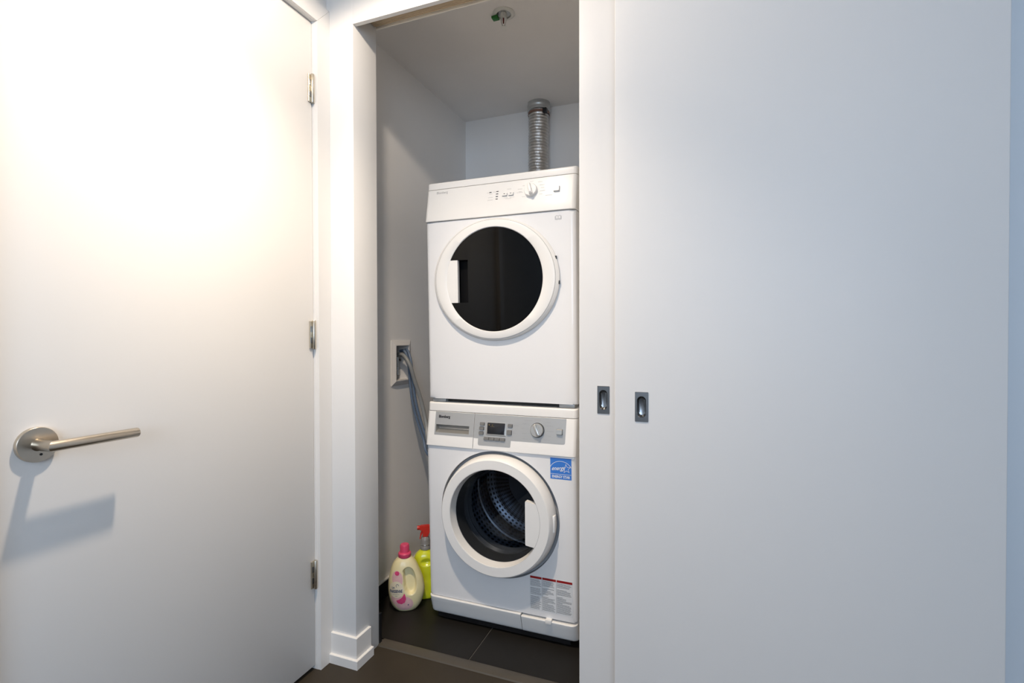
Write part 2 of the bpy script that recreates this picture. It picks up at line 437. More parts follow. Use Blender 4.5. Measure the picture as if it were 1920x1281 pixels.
# black tile base inside the closet with its caulk line
b1 = struct('baseboard_closet_left', bx(XC, XC+.012, YI, YB, 0, .070), M['black_tile'], 'black tile baseboard along the left closet wall', 'baseboard')
link('caulk_line', bx(XC, XC+.013, YI, YB, .070, .077, bevel=.002), M['caulk'], b1)
struct('baseboard_pier_back', bx(XC+.013, XP+.003, YI, YI+.012, 0, .112), M['black_tile'], 'black tile edge behind the foot of the pier', 'baseboard')
b3 = struct('baseboard_closet_back', bx(XC+.013, -.331, YB-.012, YB, 0, .070), M['black_tile'], 'black tile baseboard along the back closet wall', 'baseboard')

# ------------------------------------------------------------------ sliding door track
tr = empty('sliding_door_track', (XP, 1.43, 2.20), 'ribbed bronze sliding door track under the closet header', 'track')
bm = bx(.003, 1.70, -.028, .078, .0125, .0215)
link('channel', bm, M['track'], tr)
for k in range(15):
    link('rib', bx(.004, 1.70, -.024+.0064*k, -.0204+.0064*k, .0065, .013, bevel=.0008, seg=1), M['track'], tr)
link('rear_lip', bx(.004, 1.70, .0735, .0800, .001, .0215, bevel=.002), M['track_lip'], tr)

# ------------------------------------------------------------------ hinged door
XD = -1.222
d1 = struct('door_1', bx(XD-.04, XD, DY0+.003, DY1-.003, .014, DZ-.003, bevel=.0012), M['door'], 'large plain white hinged door at left with nickel lever', 'door')
def at_x(bm_pts): return bm_pts
hz, hy = .905, .579
bm = lathe(bmesh.new(), [(0, .0), (.034, .0), (.034, .0085), (.0330, .0098), (.012, .0102), (0, .0102)], (XD, hy, hz), 'x', 56)
rose = link('rosette', bm, M['nickel'], d1)
link('release_hole', lathe(bmesh.new(), [(0, .0100), (.0024, .0100), (.0024, .0107), (0, .0107)], (XD, hy+.004, hz-.0195), 'x', 16), M['black'], rose)
XL, LR, NL = XD+.055, .0103, 32        # neck and lever meet in a mitred elbow
ca = [(LR*math.cos(2*math.pi*k/NL), LR*math.sin(2*math.pi*k/NL)) for k in range(NL)]
def sweep(name, rings, capped):
    bm = bmesh.new(); V = [[bm.verts.new(p_) for p_ in r] for r in rings]
    for A, B in zip(V, V[1:]):
        for k in range(NL): bm.faces.new((A[k], A[(k+1) % NL], B[(k+1) % NL], B[k]))
    if capped: bm.faces.new(V[-1])
    return link(name, bm, M['nickel'], d1, ang=40)
elbow = [(XL-d, hy+d, hz+e) for d, e in ca]
sweep('handle_neck', [[(XD+.0085, hy+d*1.25, hz+e*1.25) for d, e in ca], [(XD+.013, hy+d*1.05, hz+e*1.05) for d, e in ca], elbow], False)
sweep('lever', [elbow, [(XL-d, .7325, hz+e) for d, e in ca], [(XL-d*.93, .734, hz+e*.93) for d, e in ca]], True)
for zc in (1.930, 1.120, .322):
    bm = bmesh.new(); lathe(bm, [(0, -.0475), (.0045, -.0475), (.0058, -.0455), (.0058, .0455), (.0045, .0475), (0, .0475)], (XD+.0085, DY1-.0075, zc), 'z', 20)
    h = link('hinge', bm, M['nickel2'], d1)
    bm = bmesh.new(); box(bm, XD, XD+.0045, DY1-.021, DY1-.006, zc-.045, zc+.045, bevel=.0006, seg=1)
    link('hinge_leaf', bm, M['nickel2'], h)
    for dz in (-.0185, .0185):
        link('knuckle_gap', bx(XD+.0035, XD+.0056, DY1-.0185, DY1-.0125, zc+dz-.0095, zc+dz+.0095), M['steel_dark'], h)

# ------------------------------------------------------------------ sliding doors with flush pulls
def flush_pull(cx, yf, cz, parent):
    hw, hh = .0178, .041
    n = 72
    def ob(h, L, a):      # stadium outline
        s = L-h; c, t = h*math.cos(a), h*math.sin(a)
        return (c, t+(s if math.sin(a) >= 0 else -s))
    bm = bmesh.new(); rings = []
    def rect(a, ox, oz):
        x, z = ob(.011, .0285, a); s = max(abs(x)/ox, abs(z)/oz); return (x/s, z/s)
    spec = [(lambda a: rect(a, hw, hh), .0005), (lambda a: rect(a, hw, hh), -.0012), (lambda a: rect(a, hw-.0008, hh-.0008), -.002),
            (lambda a: ob(.0122, .0292, a), -.002), (lambda a: ob(.0112, .0282, a), -.0005), (lambda a: ob(.0100, .0268, a), .004), (lambda a: ob(.0086, .0235, a), .0085), (lambda a: ob(.0076, .0200, a), .0095)]
    for f, dy in spec:
        rings.append([bm.verts.new((cx+f(2*math.pi*i/n)[0], yf+dy, cz+f(2*math.pi*i/n)[1])) for i in range(n)])
    for A, B in zip(rings, rings[1:]):
        for i in range(n): bm.faces.new((A[i], A[(i+1) % n], B[(i+1) % n], B[i]))
    bm.faces.new(rings[-1])
    return link('flush_pull', bm, M['steel'], parent, ang=28)
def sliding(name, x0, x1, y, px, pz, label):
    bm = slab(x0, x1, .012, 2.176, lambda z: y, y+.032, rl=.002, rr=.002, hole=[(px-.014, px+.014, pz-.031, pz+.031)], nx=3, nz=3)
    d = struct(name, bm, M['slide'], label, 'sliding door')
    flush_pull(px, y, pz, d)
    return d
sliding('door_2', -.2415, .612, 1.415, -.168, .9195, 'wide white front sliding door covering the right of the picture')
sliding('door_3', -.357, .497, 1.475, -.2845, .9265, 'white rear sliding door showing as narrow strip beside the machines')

# ------------------------------------------------------------------ washing machine
CX, YM = -.7228, 1.725
HW = .2985
def lerp(a, b, t): return a+(b-a)*t
def prof(levels):
    def f(z):
        for (z0, y0), (z1, y1) in zip(levels, levels[1:]):
            if z <= z1: return lerp(y0, y1, max(0, (z-z0)/(z1-z0)))
        return levels[-1][1]
    return f
wm = empty('washing_machine', (CX, YM, 0), 'white front loading washing machine at the bottom of the stack with silver control panel', 'washing machine')
DB = .585                          # local y of the machine back
wf_body = prof([(.10, .002), (.70, -.019)])
wf_fas = prof([(.692, -.026), (.823, -.004)])
ZC, XO = .4535, .002
link('cabinet', holed_cabinet(HW-.001, .100, .691, (XO, ZC), .236, wf_body, DB, .016, .03), M['white'], wm, ang=30)
link('lid', slab(-HW, HW, .8245, .857, lambda z: -.001+(.857-z)*-.06, DB, .014, .014, .006, .001, nx=6, nz=3), M['white2'], wm)
link('inner_shell', bx(-HW+.02, HW-.02, .02, DB-.01, .69, .826), M['dark'], wm)
# plinth with service flap
def yplinth(z): return -.007+er(z-.024, .010)
link('plinth', slab(-HW+.001, .0875, .024, .0975, lambda z: -.008+(.0975-z)*.30, .30, rl=.022, rt_=.004, rb=.012, nx=6), M['white2'], wm)
flap = link('service_flap', slab(.0905, HW-.001, .024, .0925, lambda z: -.0095+(.0975-z)*.30, .06, rr=.022, rt_=.004, rb=.012, nx=6), M['white2'], wm)
link('flap_catch', bx(.183, .2065, -.012, .01, .083, .100, bevel=.003), M['white2'], flap)
link('base', bx(-HW+.03, HW-.03, .02, DB-.02, .008, .1005), M['black'], wm)
for sx in (-.24, .24):
    for sy in (.05, .53):
        link('foot', lathe(bmesh.new(), [(0, 0), (.02, 0), (.02, .006), (.012, .008), (.012, .03), (0, .03)], (sx, sy, 0), 'z', 20), M['black'], wm)
# detergent drawer
SPL = -.0950
RC = (-.2560, -.1145, .7440, .7735)
drw = link('detergent_drawer', slab(-HW, SPL-.001, .692, .8225, wf_fas, .045, rl=.014, rt_=.001, rb=.003, hole=[RC], nx=4), M['white2'], wm)
def onf(d): return lambda x, z: (x, wf_fas(z)-d, z)
def plate(bm, pts, d, back=.0006):
    A = [bm.verts.new((x, wf_fas(z)+back, z)) for x, z in pts]; B = [bm.verts.new((x, wf_fas(z)-d, z)) for x, z in pts]
    bm.faces.new(B)
    n = len(pts)
    for i in range(n): bm.faces.new((A[i], A[(i+1) % n], B[(i+1) % n], B[i]))
    return bm
x0, x1, z0, z1 = RC
bm = bmesh.new()
PX0, PX1, PZ0, PZ1 = -.2615, SPL-.0015, .7345, .8218
for a in ((PX0, PX1, z1, PZ1), (PX0, PX1, PZ0, z0), (PX0, x0, z0, z1), (x1, PX1, z0, z1)):
    plate(bm, [(a[0], a[2]), (a[1], a[2]), (a[1], a[3]), (a[0], a[3])], .0007)
bmesh.ops.remove_doubles(bm, verts=bm.verts, dist=1e-6)
link('silver_panel', bm, M['silver'], drw)
bm = bmesh.new()      # finger recess: roof, back, sides and a sloping sill
yt, yb_, dp = wf_fas(z1), wf_fas(z0), .022
v = [bm.verts.new(p) for p in ((x0, yt, z1), (x1, yt, z1), (x1, yt+dp, z1), (x0, yt+dp, z1), (x0, yb_, z0), (x1, yb_, z0), (x1, yb_+.018, z0+.012), (x0+.006, yb_+.018, z0+.012))]
for f in ((0, 1, 2, 3), (3, 2, 6, 7), (7, 6, 5, 4), (0, 3, 7, 4), (1, 5, 6, 2)): bm.faces.new([v[i] for i in f])
link('finger_recess', bm, M['silver2'], drw, ang=20)
bm = bmesh.new(); put(bm, text2d('Blomberg', .0135, 'LEFT', bold=.0008, xscale=.92), lambda x, z: onf(.0011)(x-.2470, z+.8035))
link('lettering', bm, M['print_dark'], drw, smooth=False)
# fascia
fas = link('fascia', slab(SPL+.001, HW, .692, .8225, wf_fas, .045, rr=.014, rt_=.001, rb=.003, nx=5), M['white2'], wm)
ZB = .7332
pan = [(SPL+.0015, ZB), (-.0745, ZB-.0003), (-.0745, .7125), (-.0722, .7088), (-.0690, .7078), (.0530, .7085), (.0552, .7105), (.0562, ZB), (.2520, .7335), (.2565, .7345), (.2590, .7375), (.2610, .8218), (SPL+.0015, .8218)]
bm = plate(bmesh.new(), pan, .0007); link('control_panel', bm, M['silver'], fas)
def fbox(x0, x1, z0, z1, h, r=.0012):
    bm = bmesh.new(); pts = rrect(x0, x1, z0, z1, r, 3)
    A = [bm.verts.new((x, wf_fas(z)-.0006, z)) for x, z in pts]; n = len(pts)
    B = [bm.verts.new((x, wf_fas(z)-h*.75, z)) for x, z in pts]
    cx, cz = (x0+x1)/2, (z0+z1)/2
    Cc = [bm.verts.new((cx+(x-cx)*.93, wf_fas(z)-h, cz+(z-cz)*.88)) for x, z in pts]
    for P, Q in ((A, B), (B, Cc)):
        for i in range(n): bm.faces.new((P[i], P[(i+1) % n], Q[(i+1) % n], Q[i]))
    bm.faces.new(Cc)
    return bm
for (cx, cz, w, h) in ((-.0608, .7862, .018, .0095), (-.0622, .7700, .0185, .0100), (-.0633, .7530, .0185, .0100), (.0508, .7860, .018, .0100), (.0490, .7615, .0185, .0150)):
    b_ = link('button', fbox(cx-w/2, cx+w/2, cz-h/2, cz+h/2, .0060), M['button'], fas)
    link('button_shade', fbox(cx-w/2-.0007, cx+w/2+.0007, cz-h/2-.0012, cz+h/2+.0007, .0010), M['print_dark'], b_)  # dark plate that paints the shade under the button
for k in range(4):
    a = -.0510+k*.0215
    b_ = link('button', fbox(a, a+.0205, .7300, .7392, .0060), M['button'], fas)
    link('button_shade', fbox(a-.0006, a+.0211, .7288, .7398, .0010), M['print_dark'], b_)
link('display_bezel', fbox(-.0430, .0350, .7465, .7960, .0022, .003), M['silver2'], fas)
scr = link('display', fbox(-.0395, .0308, .7510, .7925, .0030, .002), M['screen'], fas)
bm = bmesh.new(); put(bm, text2d('c', .012), lambda x, z: onf(.0034)(x-.0185, z+.7845)); quad2d(bm, -.028, -.010, .7785, .7790, onf(.0034)); quad2d(bm, -.034, -.030, .783, .787, onf(.0034))
link('display_symbols', bm, M['screen_text'], scr, smooth=False)
b_ = link('start_button', fbox(.2270, .2488, .7675, .7850, .0095, .002), M['silver2'], fas)
link('button_shade', fbox(.2262, .2496, .7655, .7856, .0010, .002), M['print_dark'], b_)
def rot_part(bm, cx, cz, tilt, yfun, d=.0):
    """turn geometry built along -y about (0,0,0) onto the sloping fascia at (cx, cz)."""
    R = Matrix.Rotation(tilt, 4, 'X'); T = Matrix.Translation((cx, yfun(cz)-d, cz))
    bmesh.ops.transform(bm, matrix=T @ R, verts=bm.verts)
    return bm
TW = math.atan2(.022, .131)
bm = lathe(bmesh.new(), [(.0265, .0), (.0265, -.0012), (.0245, -.0015), (.0245, 0)], (0, 0, 0), 'y', 48)
kr = link('knob_ring', rot_part(bm, .1558, .7765, -TW, wf_fas, .0008), M['print_dark'], fas)
bm = lathe(bmesh.new(), [(.0240, 0), (.0238, -.009), (.0222, -.0105), (0, -.0108)], (0, 0, 0), 'y', 48)
kn = link('program_knob', rot_part(bm, .1558, .7765, -TW, wf_fas, .0008), M['silver2'], fas)
bm = bmesh.new(); box(bm, -.0052, .0052, -.0185, -.010, -.0215, .0215, bevel=.0022)
bmesh.ops.transform(bm, matrix=Matrix.Rotation(math.radians(-24), 4, 'Y'), verts=bm.verts)
kg = link('knob_grip', rot_part(bm, .1558, .7765, -TW, wf_fas, .0008), M['silver2'], fas)
bm = bmesh.new()
for s in (-1, 1):
    b2 = bmesh.new(); box(b2, s*.0095-.0014, s*.0095+.0014, -.0116, -.0105, -.018, .018)
    bmesh.ops.transform(b2, matrix=Matrix.Rotation(math.radians(-24), 4, 'Y'), verts=b2.verts)
    me = bpy.data.meshes.new('t'); b2.to_mesh(me); b2.free(); bm.from_mesh(me); bpy.data.meshes.remove(me)
link('knob_groove', rot_part(bm, .1558, .7765, -TW, wf_fas, .0008), M['print_grey'], fas)
# printed captions too small to read: fine dashes and leader lines
bm = bmesh.new(); F9 = onf(.0011)
def dash(x, z, w, h=.0024):
    a = x
    while a < x+w:
        q = min(random.uniform(.0012, .0028), x+w-a)
        quad2d(bm, a, a+q, z-h/2, z+h/2, F9); a += q+.0006
def leader(x0, z0, x1, z1):
    dx, dz = x1-x0, z1-z0; L = math.hypot(dx, dz); nx, nz = -dz/L*.0003, dx/L*.0003
    bm.faces.new([bm.verts.new(F9(*p)) for p in ((x0-nx, z0-nz), (x1-nx, z1-nz), (x1+nx, z1+nz), (x0+nx, z0+nz))])
for x, z, w in ((.105, .8085, .030), (.142, .8125, .026), (.190, .8055, .014), (.187, .7935, .026), (.190, .7755, .026), (.197, .7590, .010), (.182, .7445, .022), (.098, .7960, .014), (.095, .7800, .011), (.098, .7625, .018), (.102, .7445, .008), (.147, .7410, .014), (.232, .7905, .014), (.0635, .7870, .020), (.0625, .7650, .007), (.0625, .7605, .011), (.043, .7475, .010), (-.077, .7885, .006), (-.083, .7645, .013), (-.046, .7265, .006), (-.024, .7265, .006), (-.003, .7270, .010), (.018, .7255, .012), (-.001, .7175, .008)):
    dash(x, z, w)
for a in ((.106, .7990, .128, .7925), (.109, .7790, .125, .7790), (.118, .7610, .128, .7640), (.112, .7435, .136, .7450), (.174, .8010, .188, .8050), (.183, .7935, .186, .7935), (.184, .7755, .189, .7755), (.180, .7600, .195, .7590), (.172, .7450, .181, .7450), (-.030, .7210, .018, .7205)): leader(*a)
link('lettering', bm, M['print_grey'], fas, smooth=False)['kind'] = 'stuff'
# door
Dy = -.057
front = 1.668-YM
wd = link('door', lathe(bmesh.new(), [(.205, -.004), (.2240, -.006), (.2245, -.012), (.2165, -.046), (.2135, -.0535), (.2100, front), (.1785, front), (.1762, front+.002), (.1735, -.030), (.1713, -.020), (.1720, -.010)], (XO, 0, ZC), 'y', 112), M['white2'], wm, ang=40)
link('door_trim_ring', lathe(bmesh.new(), [(.1790, front-.0001), (.1783, front+.0006), (.1773, front+.0006), (.1768, front-.0001)], (XO, 0, ZC), 'y', 96), M['print_light'], wd)
link('door_glass', lathe(bmesh.new(), [(.1715, -.019), (.168, -.010), (.160, .030), (.150, .070), (.135, .092), (.09, .104), (0, .108)], (XO, 0, ZC), 'y', 96), M['glass_w'], wd)
link('bowl_rim', lathe(bmesh.new(), [(.1722, -.0180), (.1697, -.0090), (.1660, .010), (.1620, .030)], (XO, 0, ZC), 'y', 96), M['bowl_steel'], wd)
pts = [(.1215, .5305-ZC)]
R_ = .1765
zt, zb = .526-ZC, .374-ZC
pts = [(.1215, zt+.001), (.1225, zt+.004), (.128, zt+.0035)]
a_t, a_b = math.asin((zt-.003)/R_), math.asin((zb-.004)/R_)
for k in range(13):
    a = a_t+(a_b-a_t)*k/12; pts.append((R_*math.cos(a), R_*math.sin(a)))
pts += [(.1245, zb+.0005), (.1225, zb+.004)]
bm = prism(bmesh.new(), [(x+XO, z+ZC) for x, z in pts], 'y', front+.001, -.034)
link('door_handle', bm, M['white2'], wd, ang=30)
link('hinge_cover', bx(XO+.205, XO+.2245, -.036, -.012, ZC-.030, ZC+.030, bevel=.004), M['white2'], wd)
# recess, gasket and drum behind the door
link('door_recess', lathe(bmesh.new(), [(.2362, -.006), (.2345, .010), (.222, .018), (.205, .020), (.185, .020), (.178, .030), (.172, .055)], (XO, 0, ZC), 'y', 96), M['recess'], wm)
gs = link('door_gasket', lathe(bmesh.new(), [(.178, .028), (.170, .050), (.180, .060), (.168, .075), (.175, .090), (.166, .105), (.190, .118), (.238, .120)], (XO, 0, ZC), 'y', 96), M['gasket'], wm)
dr = link('drum', lathe(bmesh.new(), [(.200, .100), (.238, .112), (.238, .18), (.238, .26), (.238, .34), (.238, .42)], (XO, 0, ZC), 'y', 96, uv=True), M['drum'], wm)
link('drum_back', lathe(bmesh.new(), [(.238, .42), (.21, .440), (.19, .441), (.17, .442), (.155, .444), (.14, .446)], (XO, 0, ZC), 'y', 96, uv=True), M['drum_end'], dr)
link('drum_hub', lathe(bmesh.new(), [(.142, .446), (.135, .438), (.06, .434), (0, .433)], (XO, 0, ZC), 'y', 64), M['dark'], dr)
link('drum_rim', lathe(bmesh.new(), [(.214, .098), (.219, .100), (.222, .106), (.216, .110)], (XO, 0, ZC), 'y', 96), M['chrome'], dr)
link('drum_seam', lathe(bmesh.new(), [(.238, .318), (.232, .322), (.232, .328), (.238, .332)], (XO, 0, ZC), 'y', 96), M['steel_dark'], dr)
for a in (-75, 45, 165):
    bm = bmesh.new(); prof_l = [(-.035, 0), (-.018, .030), (0, .042), (.018, .030), (.035, 0)]
    prism(bm, [(x, -.238+z) for x, z in prof_l], 'y', .125, .41)
    bmesh.ops.transform(bm, matrix=Matrix.Translation((XO, 0, ZC)) @ Matrix.Rotation(math.radians(-a-90), 4, 'Y'), verts=bm.verts)
    link('drum_paddle', bm, M['steel_dark'], dr, ang=50)
# energy sticker
fb = lambda d: (lambda x, z: (x, wf_body(z)-d, z))
E0, E1, EZ0, EZ1 = .2055, .2822, .6098, .6850
bm = bmesh.new()
bodyplate = lambda bm, pts, d0, d1: prism(bm, pts, 'y', 0, 1, lambda x, z, t: (x, wf_body(z)-(d0+(d1-d0)*t), z))
bodyplate(bm, [(E0, EZ0), (E1, EZ0), (E1, EZ1), (E0, EZ1)], 0, .0005)
es = link('energy_sticker', bm, M['energy'], wm); es['label'] = 'blue and white energy rating sticker'
bm = bmesh.new(); Fe = fb(.0009)
ex, w = (E0+E1)/2, E1-E0
quad2d(bm, E0+.001, E1-.001, .6275, .6287, Fe)
for k in range(18):      # arc over the word
    a, b = math.radians(22+136*k/18), math.radians(22+136*(k+1)/18)
    P = lambda t, r: Fe(ex+r*1.02*math.cos(t), .640+r*.86*math.sin(t))
    bm.faces.new([bm.verts.new(q) for q in (P(a, .0405), P(b, .0405), P(b, .0390), P(a, .0390))])
put(bm, text2d('energy', .0205, 'LEFT', shear=.4, bold=.0002, xscale=.86), lambda x, z: Fe(E0+.004+x, .6465+z+x*.08))
sx, sz = E1-.0185, .6490
star = [((.0165 if k % 2 == 0 else .0070)*math.cos(math.radians(95+36*k)), (.0165 if k % 2 == 0 else .0070)*math.sin(math.radians(95+36*k))) for k in range(10)]
for k in range(10):
    p, q = star[k], star[(k+1) % 10]
    bm.faces.new([bm.verts.new(Fe(sx+a*s, sz+b*s)) for a, b, s in ((*p, 1.05), (*q, 1.05), (*q, .86), (*p, .86))])
put(bm, text2d('ENERGY STAR', .0128, 'CENTER', bold=.0003, xscale=.80), lambda x, z: Fe(ex+x, .6185+z))
link('sticker_print', bm, M['sticker_white'], es, smooth=False)
# notice label with three red headed columns
bm = bmesh.new(); bodyplate(bm, [(.1225, .1195), (.2830, .1195), (.2830, .2465), (.1225, .2465)], 0, .0004)
nl = link('notice_label', bm, M['clear_label'], wm); nl['label'] = 'pale safety notice label with red headings'
bm = bmesh.new(); Fn = fb(.0008)
cols = ((.1245, .1680), (.1705, .2215), (.2240, .2812))
for a, b in cols:
    bm = bmesh.new(); quad2d(bm, a, b, .2370, .2452, Fn); link('red_heading', bm, M['red'], nl, smooth=False)
bm = bmesh.new(); F9 = Fn
for ci, (a, b) in enumerate(cols):
    z = .2325
    k = 0
    while z > .1225:
        if k in ((6, 12) if ci == 0 else (5, 11) if ci == 1 else (4, 9)): z -= .0050
        L = (b-a-.003)*(random.uniform(.82, 1) if random.random() < .82 else random.uniform(.35, .7))
        dash(a+.0008, z, L, .0015); z -= .00435; k += 1
for x in (.1692, .2227): quad2d(bm, x-.0003, x+.0003, .1225, .2365, Fn)
link('lettering', bm, M['print_dark'], nl, smooth=False)['kind'] = 'stuff'

# ------------------------------------------------------------------ dryer
ZD = .860
dy = empty('dryer', (CX, YM, ZD), 'white tumble dryer stacked on top with dark round door glass', 'dryer')
df_body = prof([(.014, .001), (.690, -.019)])
df_fas = prof([(.694, -.026), (.820, -.004)])
ZC2, XO2 = 1.3215-ZD, -.0085
link('cabinet', holed_cabinet(HW-.001, .0125, .6915, (XO2, ZC2), .205, df_body, DB, .016, .03), M['white'], dy, ang=30)
link('lid', slab(-HW, HW, .8215, .8485, lambda z: -.001+(.8485-z)*-.06, DB, .014, .014, .006, .001, nx=6, nz=3), M['white2'], dy)
link('inner_shell', bx(-HW+.02, HW-.02, .02, DB-.01, .69, .823), M['dark'], dy)
fas = link('fascia', slab(-HW, HW, .6935, .8195, df_fas, .045, rl=.014, rr=.014, rt_=.001, rb=.003, nx=6), M['white2'], dy)
link('stacking_frame', bx(-HW+.05, HW-.05, .035, DB-.02, -.002, .0130), M['black'], dy)
for s in (-1, 1):
    link('foot', bx(s*.2575-.029, s*.2575+.029, .014, .075, -.0025, .0130, bevel=.003), M['hose_blue'] if False else M['silver'], dy)
    link('foot', bx(s*.2575-.029, s*.2575+.029, .50, .56, -.0025, .0130, bevel=.003), M['silver'], dy)
wf_fas_keep = wf_fas
wf_fas = df_fas       # the face helpers above read this profile
F9 = onf(.0004)
bm = bmesh.new(); put(bm, text2d('Blomberg', .0135, 'LEFT', bold=.0001, xscale=.92), lambda x, z: onf(.0004)(x-.2540, z+1.6660-ZD))
link('brand_lettering', bm, M['print_grey'], fas, smooth=False)
led = M['print_dark']
for (x, z) in ((-.0260, 1.6450), (.0024, 1.6455), (.0012, 1.6362), (.0009, 1.6265), (.0009, 1.6168)):
    link('indicator', fbox(x-.0045, x+.0045, z-ZD-.0014, z-ZD+.0014, .0009, .0006), led, fas)
for x in (.0320, .0566):
    b_ = link('button', fbox(x-.0095, x+.0095, 1.6305-ZD-.0052, 1.6305-ZD+.0052, .0050), M['white2'], fas)
    bm = bmesh.new(); quad2d(bm, x-.003, x+.003, 1.6325-ZD-.001, 1.6325-ZD+.001, onf(.0054)); link('button_mark', bm, M['print_dark'], b_, smooth=False)
    link('button_shade', fbox(x-.0103, x+.0103, 1.6305-ZD-.0068, 1.6305-ZD+.0055, .0008), M['print_grey'], b_)  # grey plate, painted shade round and below the button
bs = link('start_button', fbox(.2184, .2392, 1.6220-ZD, 1.6400-ZD, .0085, .0015), M['white2'], fas)
link('button_shade', fbox(.2176, .2402, 1.6203-ZD, 1.6405-ZD, .0010, .0015), M['print_grey'], bs)
KX, KZ = .1335, 1.6345-ZD
bm = lathe(bmesh.new(), [(.0238, 0), (.0235, -.011), (.0218, -.013), (.0, -.0135)], (0, 0, 0), 'y', 48)
link('program_knob', rot_part(bm, KX, KZ, -TW, df_fas, .0004), M['white2'], fas)
bm = bmesh.new(); box(bm, -.0062, .0062, -.0245, -.011, -.0215, .0215, bevel=.0028)
bmesh.ops.transform(bm, matrix=Matrix.Rotation(math.radians(-16), 4, 'Y'), verts=bm.verts)
link('knob_grip', rot_part(bm, KX, KZ, -TW, df_fas, .0004), M['white2'], fas)
bm = bmesh.new(); box(bm, -.0035, .0035, -.0249, -.0235, -.0205, -.0145)
bmesh.ops.transform(bm, matrix=Matrix.Rotation(math.radians(-16), 4, 'Y'), verts=bm.verts)
link('knob_mark', rot_part(bm, KX, KZ, -TW, df_fas, .0004), M['print_grey'], fas)
bm = bmesh.new()
for x, z, w in ((-.040, 1.6440, .010), (-.014, 1.6450, .010), (-.034, 1.6250, .018), (-.036, 1.6150, .022), (-.030, 1.6380, .012), (.040, 1.6500, .016), (.030, 1.6180, .014), (.052, 1.6180, .018), (.036, 1.6140, .022), (.082, 1.6450, .018), (.078, 1.6320, .024), (.086, 1.6350, .012), (.100, 1.6560, .008), (.128, 1.6690, .012), (.158, 1.6640, .016), (.165, 1.6520, .018), (.170, 1.6410, .012), (.166, 1.6300, .020), (.165, 1.6180, .012), (.188, 1.6110, .026), (.100, 1.6150, .012)):
    dash(x, z-ZD, w, .0017)
link('lettering', bm, M['print_light'], fas, smooth=False)['kind'] = 'stuff'
# open book mark
bm = bmesh.new(); Fd = lambda x, z: (x, df_body(z)-.0005, z)
def line(p, q, t=.0006):
    dx, dz = q[0]-p[0], q[1]-p[1]; L = math.hypot(dx, dz); nx, nz = -dz/L*t, dx/L*t
    bm.faces.new([bm.verts.new(Fd(*v)) for v in ((p[0]-nx, p[1]-nz), (q[0]-nx, q[1]-nz), (q[0]+nx, q[1]+nz), (p[0]+nx, p[1]+nz))])
b0 = 1.5295-ZD; bxx = .2355
for s in (-1, 1):
    P_ = [(bxx, b0+.004), (bxx+s*.0035, b0+.006), (bxx+s*.009, b0+.0055), (bxx+s*.009, b0-.0055), (bxx+s*.0035, b0-.0050), (bxx, b0-.007)]
    for p, q in zip(P_, P_[1:]): line(p, q)
    line((bxx+s*.0112, b0+.004), (bxx+s*.0112, b0-.0075)); line((bxx+s*.0112, b0-.0075), (bxx+s*.002, b0-.0085))
line((bxx, b0+.004), (bxx, b0-.007))
link('book_mark', bm, M['print_grey'], dy, smooth=False)
# dryer door
fr2 = -.0315
def oval(bm, k=1.085, r0=.1895, r1=.2158):
    """the door rim is wider than high: widen everything outside the round glass."""
    for v in bm.verts:
        r = math.hypot(v.co.x-XO2, v.co.z-ZC2)
        t = max(0, (r-r0)/(r1-r0))
        v.co.x = XO2+(v.co.x-XO2)*(1+(k-1)*t)
    return bm
dd = link('door', oval(lathe(bmesh.new(), [(.205, -.0125), (.2225, -.0135), (.2240, -.016), (.2236, -.0215), (.2190, -.0285), (.2180, -.0291), (.2174, -.0281), (.2164, fr2+.0008), (.2146, fr2), (.1922, fr2), (.1902, fr2+.0022), (.1897, fr2+.012)], (XO2, 0, ZC2), 'y', 112)), M['white2'], dy, ang=40)
link('door_seal', oval(lathe(bmesh.new(), [(.205, -.010), (.2130, -.010), (.2130, -.0150), (.20, -.0150)], (XO2, 0, ZC2), 'y', 96)), M['black'], dd)
gx0, gx1 = -.1432, -.1015
ga, gb = 1.3985-ZD-ZC2, 1.2395-ZD-ZC2
Rg = .1897
pts = []
aT, aB = math.pi-math.asin(ga/Rg), math.pi+math.asin(-gb/Rg)
for k in range(97):
    a = aB+(2*math.pi-(aB-aT))*k/96
    pts.append((XO2+Rg*math.cos(a), ZC2+Rg*math.sin(a)))
pts += [(XO2+gx1, ZC2+ga), (XO2+gx1, ZC2+gb)]
bm = bmesh.new(); prism(bm, pts, 'y', fr2+.0020, fr2+.0052)
link('door_glass', bm, M['glass_d'], dd, ang=30)
pts = [(gx0, ga)]
for k in range(15):
    a = aT+(aB-aT)*k/14; pts.append((Rg*math.cos(a), Rg*math.sin(a)))
pts += [(gx0, gb)]
pts = [(x+XO2, z+ZC2) for x, z in pts]
link('door_handle', prism(bmesh.new(), pts, 'y', fr2+.0004, fr2+.014), M['white2'], dd, ang=30)
bm = bmesh.new()      # black finger pocket beside the handle
X0, X1, Z0, Z1, Y0, Y1 = XO2+gx0, XO2+gx1, ZC2+gb, ZC2+ga, fr2+.0020, fr2+.030
v = [bm.verts.new(p) for p in ((X0, Y0, Z0), (X1, Y0, Z0), (X1, Y0, Z1), (X0, Y0, Z1), (X0-.025, Y1, Z0), (X1, Y1, Z0), (X1, Y1, Z1), (X0-.025, Y1, Z1))]
for f in ((4, 5, 6, 7), (0, 1, 5, 4), (1, 2, 6, 5), (2, 3, 7, 6), (3, 0, 4, 7)): bm.faces.new([v[i] for i in f])
link('handle_pocket', bm, M['pocket'], dd, ang=20)
for z in (1.389, 1.302):
    a = math.asin((z-1.3215)/.2238); RX = .2490
    link('hinge_notch', bx(XO2+RX*math.cos(a)-.004, XO2+RX*math.cos(a)+.0015, -.0225, -.0155, z-ZD-.006, z-ZD+.006), M['black'], dd)
